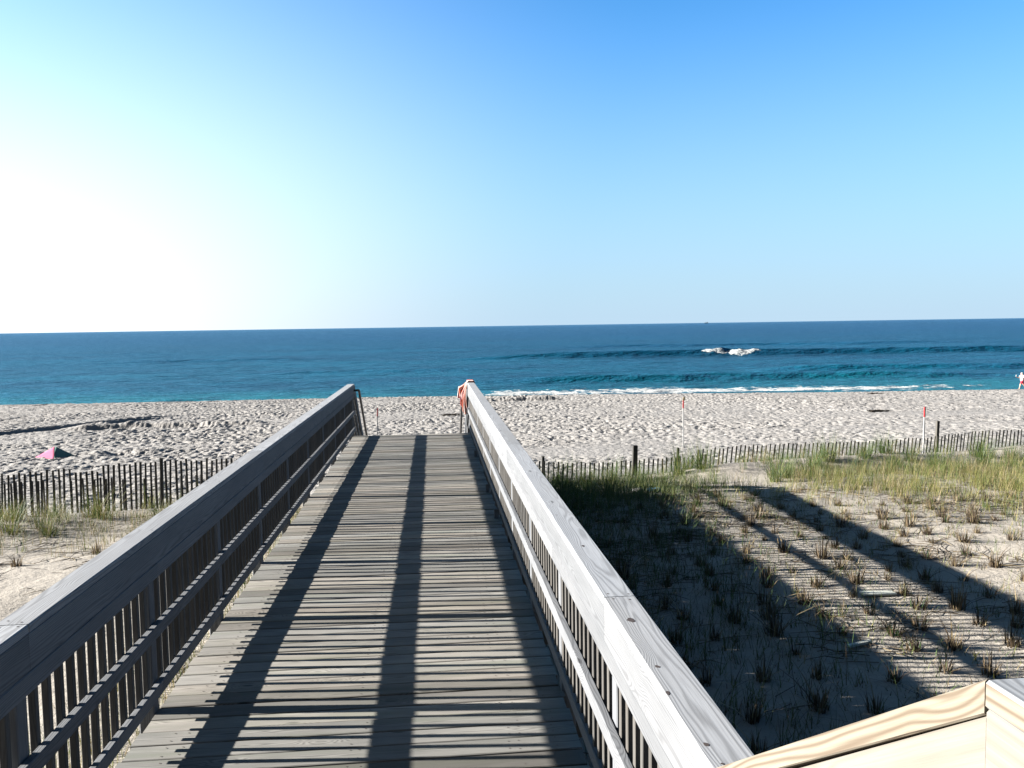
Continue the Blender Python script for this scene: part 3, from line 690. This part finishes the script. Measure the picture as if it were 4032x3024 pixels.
# ---------------------------------------------------------------- person walking along the water
def person():
    px, py = 58.95, 77.5; zg = gz(px, py) ; zf = -4.98
    root = tag(empty('person', (px, py, zf)), 'person in white shirt and red shorts walking along the water at far right', 'person')
    S = 1.0
    J = {'pel': (0, 0, .93), 'sp': (-.02, 0, 1.12), 'ch': (-.03, 0, 1.34), 'nk': (-.04, 0, 1.50), 'hd': (-.07, 0, 1.60), 'tp': (-.06, 0, 1.68),
         'h1': (-.02, -.09, .90), 'k1': (-.26, -.09, .52), 'a1': (-.36, -.09, .09), 't1': (-.52, -.09, .04),
         'h2': (.02, .09, .90), 'k2': (.22, .09, .50), 'a2': (.50, .09, .16), 't2': (.44, .09, .03),
         's1': (-.03, -.19, 1.42), 'e1': (.10, -.24, 1.14), 'w1': (.14, -.24, .90), 'f1': (.13, -.24, .80),
         's2': (-.03, .19, 1.42), 'e2': (-.20, .24, 1.17), 'w2': (-.42, .22, 1.26), 'f2': (-.48, .21, 1.33)}
    Rr = {'pel': .15, 'sp': .14, 'ch': .16, 'nk': .052, 'hd': .125, 'tp': .10, 'h1': .10, 'k1': .062, 'a1': .042, 't1': .035, 'h2': .10, 'k2': .062, 'a2': .042, 't2': .035,
          's1': .07, 'e1': .047, 'w1': .032, 'f1': .038, 's2': .07, 'e2': .047, 'w2': .032, 'f2': .038}
    E_ = [('pel', 'sp'), ('sp', 'ch'), ('ch', 'nk'), ('nk', 'hd'), ('hd', 'tp'), ('pel', 'h1'), ('h1', 'k1'), ('k1', 'a1'), ('a1', 't1'), ('pel', 'h2'), ('h2', 'k2'), ('k2', 'a2'), ('a2', 't2'),
          ('ch', 's1'), ('s1', 'e1'), ('e1', 'w1'), ('w1', 'f1'), ('ch', 's2'), ('s2', 'e2'), ('e2', 'w2'), ('w2', 'f2')]
    def skin(name, keys, edges, rad, mat, parent):
        me = bpy.data.meshes.new(name); ks = list(keys); me.from_pydata([J[k] for k in ks], [(ks.index(a), ks.index(b)) for a, b in edges], [])
        o = bpy.data.objects.new(name, me); COL.objects.link(o); o.parent = parent; me.materials.append(mat)
        sk = o.modifiers.new('skin', 'SKIN'); sk.use_smooth_shade = True
        for i, k in enumerate(ks):
            me.skin_vertices[0].data[i].radius = (rad(k), rad(k)); me.skin_vertices[0].data[i].use_root = (i == 0)
        sb = o.modifiers.new('sub', 'SUBSURF'); sb.levels = 1; sb.render_levels = 2
        return o
    body = skin('body', J, E_, lambda k: Rr[k], M['skin'], root)
    J['e1h'] = (.06, -.225, 1.22); J['e2h'] = (-.15, .225, 1.24); J['bt'] = (-.01, 0, .86)
    kk = ['sp', 'ch', 'bt', 's1', 'e1h', 's2', 'e2h']
    skin('shirt', kk, [('sp', 'ch'), ('sp', 'bt'), ('ch', 's1'), ('s1', 'e1h'), ('ch', 's2'), ('s2', 'e2h')], lambda k: {'sp': .175, 'ch': .185, 'bt': .165, 's1': .095, 'e1h': .085, 's2': .095, 'e2h': .085}[k], M['shirt'], body)
    J['m1'] = (-.24, -.09, .58); J['m2'] = (.21, .09, .56)
    skin('shorts', ['pel', 'h1', 'm1', 'h2', 'm2'], [('pel', 'h1'), ('h1', 'm1'), ('pel', 'h2'), ('h2', 'm2')], lambda k: {'pel': .11, 'h1': .118, 'm1': .092, 'h2': .115, 'm2': .092}[k], M['shorts'], body)
    J['c1'] = (-.035, 0, 1.635); J['c2'] = (-.045, 0, 1.72)
    skin('hair', ['c1', 'c2'], [('c1', 'c2')], lambda k: {'c1': .128, 'c2': .105}[k], M['hair'], body)
    # a white bottle held up in the leading hand
    m = MB(); m.tube([(px - .50, py + .21, zf + 1.30), (px - .50, py + .21, zf + 1.44), (px - .50, py + .21, zf + 1.47), (px - .50, py + .21, zf + 1.52)], [.045, .045, .02, .02], 10)
    tag(m.obj('bottle', M['white'], None, True), 'white bottle held up by the person walking at far right', 'bottle')
person()

# ---------------------------------------------------------------- ship on the horizon
def ship():
    x, y = 2950.0, 8700.0
    root = tag(empty('ship', (x, y, SEA)), 'tiny dark ship on the horizon at right', 'ship')
    m = MB(); m.board((x - 22, y, SEA + 4), (x + 22, y, SEA + 4), 9, 7, (0, 1, 0), 1.0); m.obj('hull', M['hull'], root)
    m = MB(); m.board((x + 8, y, SEA + 7.5), (x + 8, y, SEA + 16), 8, 8, (1, 0, 0), .8); m.obj('bridge', M['hull'], root)
    m = MB(); m.tube([(x - 6, y, SEA + 7.5), (x - 6, y, SEA + 22)], .8, 6); m.obj('mast', M['hull'], root)
ship()

# ---------------------------------------------------------------- vegetation
GREEN = [(0.025, 0.049, 0.010), (0.038, 0.066, 0.014), (0.022, 0.041, 0.012), (0.051, 0.075, 0.020)]
YELL = [(0.106, 0.100, 0.027), (0.085, 0.092, 0.024), (0.136, 0.112, 0.043), (0.070, 0.082, 0.020)]
BROWN = [(0.060, 0.043, 0.025), (0.038, 0.028, 0.019), (0.093, 0.068, 0.041), (0.027, 0.020, 0.015)]
STRAW = [(0.170, 0.132, 0.072), (0.136, 0.104, 0.058), (0.204, 0.162, 0.098)]
def vary(c): k = random.uniform(.75, 1.25); return tuple(x * k for x in c)
def clump_mesh(name, n, h, wid, pal, spread, lean, strawn=0):
    m = MB()
    for _ in range(n):
        a = random.uniform(0, 2 * math.pi); r = spread * math.sqrt(random.random())
        m.blade((r * math.cos(a), r * math.sin(a), -.03), h * random.uniform(.5, 1.1), a + random.uniform(-.9, .9), abs(random.gauss(lean, lean * .6)), wid * random.uniform(.7, 1.2), vary(random.choice(pal)))
    for _ in range(strawn):
        a = random.uniform(0, 2 * math.pi); L = random.uniform(.15, .5)
        m.blade((.03 * math.cos(a), .03 * math.sin(a), .0), L * .55, a, random.uniform(1.2, 2.6), wid * .9, vary(random.choice(STRAW + BROWN)), 4)
    return m.mesh(name, M['grass'])
stub = [clump_mesh('stubble_tuft', random.randint(34, 56), random.uniform(.13, .22), .013, BROWN + BROWN + STRAW[:1], .05, .22, random.randint(3, 8)) for _ in range(5)] + \
       [clump_mesh('stubble_tuft', random.randint(28, 40), random.uniform(.11, .18), .013, BROWN + GREEN[:1], .045, .3, random.randint(5, 12)) for _ in range(3)]
green = [clump_mesh('beachgrass_clump', random.randint(90, 140), random.uniform(.66, .9), .011, GREEN + GREEN + YELL[:2], .15, .62, 4) for _ in range(5)]
yellow = [clump_mesh('beachgrass_clump', random.randint(70, 110), random.uniform(.5, .7), .010, GREEN[:2] + YELL, .17, .75, 5) for _ in range(4)]
def put(name, me, x, y, s, label, cat, group):
    o = bpy.data.objects.new(name, me); COL.objects.link(o); o.location = (x, y, gz(x, y)); o.rotation_euler = (0, 0, random.uniform(0, 6.28)); o.scale = (s, s, s * random.uniform(.8, 1.25))
    tag(o, label, cat, group); return o
def in_view(x, y, z, mg=.03):
    d = RW.T @ np.array([x, y, z - CAM_Z]); 
    if d[2] > -.5: return False
    u = d[0] / -d[2] * 3250 / 4032; v = d[1] / -d[2] * 3250 / 4032
    return abs(u) < .5 + mg and abs(v) < .375 + mg
# planted rows of cut beachgrass, right of the boardwalk
n = 0; yy = 4.4
while yy < 16.0:
    xx = 1.25 + random.uniform(0, .4)
    while xx < 13.0:
        x = xx + random.uniform(-.13, .13); y = yy + random.uniform(-.13, .13); z = gz(x, y)
        xe = .827 + (CAM_Z - z - 1.15) * 2.764
        if in_view(x, y, z) and n < 255 and random.random() < .93 and not (y > 14.6 and x > 6.5):
            lab = 'brown stubble tuft of planted beachgrass in the railing shadow right of the boardwalk' if x < xe else 'brown stubble tuft of planted beachgrass on the sunlit sand at right'
            gp = 'stubble tufts in the railing shadow' if x < xe else 'stubble tufts on the sunlit sand'
            put('stubble_tuft', random.choice(stub), x, y, random.uniform(.8, 1.75), lab, 'grass tuft', gp); n += 1
        xx += .56
    yy += .55
for k in range(40):
    x = random.uniform(-9.5, -3.0); y = random.uniform(9.0, 15.6)
    if in_view(x, y, gz(x, y)): put('stubble_tuft', random.choice(stub), x, y, random.uniform(.9, 1.5), 'brown stubble tuft on the pale sand left of the boardwalk', 'grass tuft', 'stubble tufts left of the boardwalk')
# tall green clumps near the fences
cl = [(1.6, 17.6), (2.2, 18.3), (2.9, 18.8), (3.4, 18.0), (4.2, 19.2), (4.6, 18.6), (5.9, 19.3), (6.3, 19.9), (6.5, 19.4), (1.9, 16.4), (2.7, 16.9), (3.6, 16.6),
      (8.8, 18.6), (9.3, 19.3), (9.8, 19.6), (10.3, 19.0), (10.9, 19.9), (11.4, 19.4), (11.7, 20.3), (12.0, 19.7), (12.4, 19.2), (10.6, 18.2), (14.3, 20.4), (15.1, 20.2), (15.6, 19.5), (16.1, 20.6), (13.9, 19.6), (14.8, 19.0), (8.0, 18.0), (7.5, 17.4)]
for (x, y) in cl: put('beachgrass_clump', random.choice(green), x, y, random.uniform(.75, 1.15), 'tall green beachgrass clump near the sand fence right of the boardwalk', 'grass', 'green beachgrass clumps at the right fence')
for (x, y) in [(-7.6, 15.4), (-7.2, 15.7), (-6.9, 15.3), (-8.1, 15.7), (-7.9, 16.2), (-7.4, 16.6), (-7.0, 16.0), (-6.7, 16.7), (-8.4, 16.5), (-6.2, 18.4), (-5.7, 18.6), (-5.1, 18.5), (-5.4, 16.6), (-4.6, 16.9), (-6.4, 16.4)]:
    put('beachgrass_clump', random.choice(yellow), x, y, random.uniform(.75, 1.1), 'yellow-green beachgrass clump at the left slatted fence', 'grass', 'green beachgrass clumps at the left fence')

def dune_grass():
    m = MB(); k = 0
    def tuft(x, y, n, h, pal, lean=.4, wid=.007):
        z = gz(x, y) - .02
        for _ in range(n):
            a = random.uniform(0, 6.283); r = .09 * math.sqrt(random.random())
            m.blade((x + r * math.cos(a), y + r * math.sin(a), z), h * random.uniform(.45, 1.15), random.uniform(0, 6.283), abs(random.gauss(lean, .2)), wid * random.uniform(.7, 1.2), vary(random.choice(pal)), 3)
    for _ in range(9500):                     # yellow-green field at right
        x = random.uniform(5.2, 18.5); y = random.uniform(11.6, 20.8)
        d = float(sst(11.6, 16.4, y + .12 * (x - 10))) ** 1.5 * (1 - .75 * float(sst(18.3, 19.6, y - .2 * (x - 12)))) * float(.12 + .88 * sst(7.6, 9.2, x + .25 * (y - 16)))
        d *= .55 + 1.1 * (float(vn(np.array([x]), np.array([y]), 1.5, 1.1, 51)[0]) + .45)
        if random.random() < d:
            g = random.random(); t = float(sst(16.2, 19.0, y))
            pal = GREEN if g < .12 + .40 * t else (YELL if g < .88 - .1 * t else STRAW)
            tuft(x, y, random.randint(5, 11), random.uniform(.26, .44) + .08 * t, pal)
    for _ in range(2200):                      # darker grass close to the walkway
        x = random.uniform(1.1, 6.6); y = random.uniform(13.2, 19.4)
        d = float(sst(13.4, 15.4, y + .5 * (2 - x))) * (1 - float(sst(3.6, 6.4, x - .25 * (y - 15.5)))) + .12 * float(sst(13, 15, y))
        if random.random() < d: tuft(x, y, random.randint(6, 12), random.uniform(.30, .55), GREEN + (YELL[:2] if x > 3 else GREEN))
    for _ in range(2200):                      # left of the boardwalk in front of the fence
        x = random.uniform(-12, -2.2); y = random.uniform(13.4, 17.0)
        d = float(sst(13.6, 15.0, y)) * (.35 + 1.0 * (float(vn(np.array([x]), np.array([y]), 1.6, 1.2, 52)[0]) + .3))
        if random.random() < d: tuft(x, y, random.randint(5, 10), random.uniform(.22, .45), YELL + GREEN[:2] + STRAW)
    for _ in range(3600):                     # low green shoots in the damp shade beside the walkway
        x = random.uniform(1.1, 6.0); y = random.uniform(5.5, 15); d = (1 - float(sst(2.2, 5.5, x))) * (.4 + .6 * float(sst(7, 13, y)))
        if random.random() < d: tuft(x, y, random.randint(3, 8), random.uniform(.15, .42), GREEN + BROWN[:1], .6, .009)
    for _ in range(1800):                      # tiny regrowth between the planted rows
        x = random.uniform(1.4, 13.5); y = random.uniform(4.6, 14.5); tuft(x, y, random.randint(4, 11), random.uniform(.07, .20), BROWN + YELL + STRAW[:2] + GREEN[:2], .75, .010)
    for _ in range(900):                      # short sunlit tufts
        x = random.uniform(5.5, 14.5); y = random.uniform(7.5, 14.5)
        if random.random() < .3 + .5 * float(sst(9, 14, y)): tuft(x, y, random.randint(3, 8), random.uniform(.10, .26), YELL + STRAW + GREEN[:1], .5, .009)
    for _ in range(700):                      # thin single shoots all over the dune
        x = random.uniform(1.2, 14); y = random.uniform(4.5, 15.5); tuft(x, y, random.randint(1, 4), random.uniform(.15, .40), GREEN + YELL, .3, .006)
    for _ in range(420):                       # weeds under the left edge of the deck
        x = random.uniform(-3.3, -1.7); y = random.uniform(4, 15); tuft(x, y, random.randint(4, 9), random.uniform(.4, .9), YELL + GREEN[:2] + STRAW, .4, .008)
    tag(m.obj('dune_grass', M['grass']), 'loose green and yellow dune grass growing in front of the sand fences', 'grass', kind='stuff')
    m = MB()
    for _ in range(15000):                     # dead stalks lying on the sand
        if random.random() < .8: x = random.uniform(1.1, 14); y = random.uniform(4.2, 17)
        else: x = random.uniform(-11, -2.2); y = random.uniform(8, 17)
        if random.random() > .12 + 1.5 * (float(vn(np.array([x]), np.array([y]), .7, .6, 53)[0])) + .25 * float(sst(11, 14, y)): continue
        z = gz(x, y) + .012; a = random.gauss(.1, .6) + (math.pi if random.random() < .5 else 0); L = random.uniform(.12, .6); b = random.uniform(-.5, .5)
        p = [(x + L * t * math.cos(a + b * t), y + L * t * math.sin(a + b * t)) for t in (0, .5, 1)]
        pts = [(q[0], q[1], max(z, gz(q[0], q[1]) + .008) + .03 * (i == 1) * random.random()) for i, q in enumerate(p)]
        m.tube(pts, [.0045, .004, .002], 4, col=(*vary(random.choice(STRAW[:2] + BROWN + BROWN)), 1))
    tag(m.obj('dead_stalks', M['grass']), 'dry dead grass stalks scattered over the dune sand', 'straw', kind='stuff')
dune_grass()

# ---------------------------------------------------------------- small litter
def board_scrap(name, x, y, L, W_, ang, mt, label, cat, th=.025):
    z = gz(x, y) + .03; m = MB(); dx, dy = L / 2 * math.cos(ang), L / 2 * math.sin(ang)
    m.board((x - dx, y - dy, z + .01), (x + dx, y + dy, z), W_, th, (-math.sin(ang), math.cos(ang), 0), .004, jit=.004); tag(m.obj(name, mt), label, cat)
board_scrap('plank_scrap', 5.35, 9.4, .42, .13, .05, M['plank'], 'pale plank scrap lying on striped shade near tufts', 'plank')
board_scrap('plank_scrap', 4.3, 7.9, .32, .05, .35, M['plank'], 'thin pale stick of wood lying in the railing shadow', 'stick')
m = MB(); x, y = 4.35, 17.3; z = gz(x, y)
m.tube([(x - .12, y, z + .05), (x + .02, y, z + .06), (x + .10, y, z + .06)], [.05, .06, .065], 12); tag(m.obj('paper_cup', M['white'], None, True), 'white paper cup lying on the sand by the thick fence post', 'cup')
board_scrap('plastic_scrap', 4.75, 17.5, .3, .12, .4, M['blue'], 'crumpled blue plastic scrap beside the white cup on the sand', 'litter', .05)
def seaweed(x, y, label):
    m = MB()
    for _ in range(26):
        a = random.uniform(0, 6.28); r = random.uniform(.0, .35); L = random.uniform(.2, .5)
        px, py = x + r * 1.6 * math.cos(a), y + r * .5 * math.sin(a); b = random.uniform(-.5, .5)
        pts = [(px + L * t * math.cos(b), py + L * t * math.sin(b) * .4, gz(px, py) + .05 + .05 * math.sin(t * 6 + a)) for t in (0, .5, 1)]
        m.tube(pts, [.02, .03, .01], 5, col=(.03, .024, .018, 1))
    tag(m.obj('seaweed_clump', M['grass']), label, 'seaweed')
seaweed(23.5, 42, 'dark seaweed clump on the sand between the two stakes at right')
seaweed(.8, 47, 'dark seaweed clump on the sand beyond the boardwalk stairs')
seaweed(34, 61, 'dark seaweed line near the water edge at right')
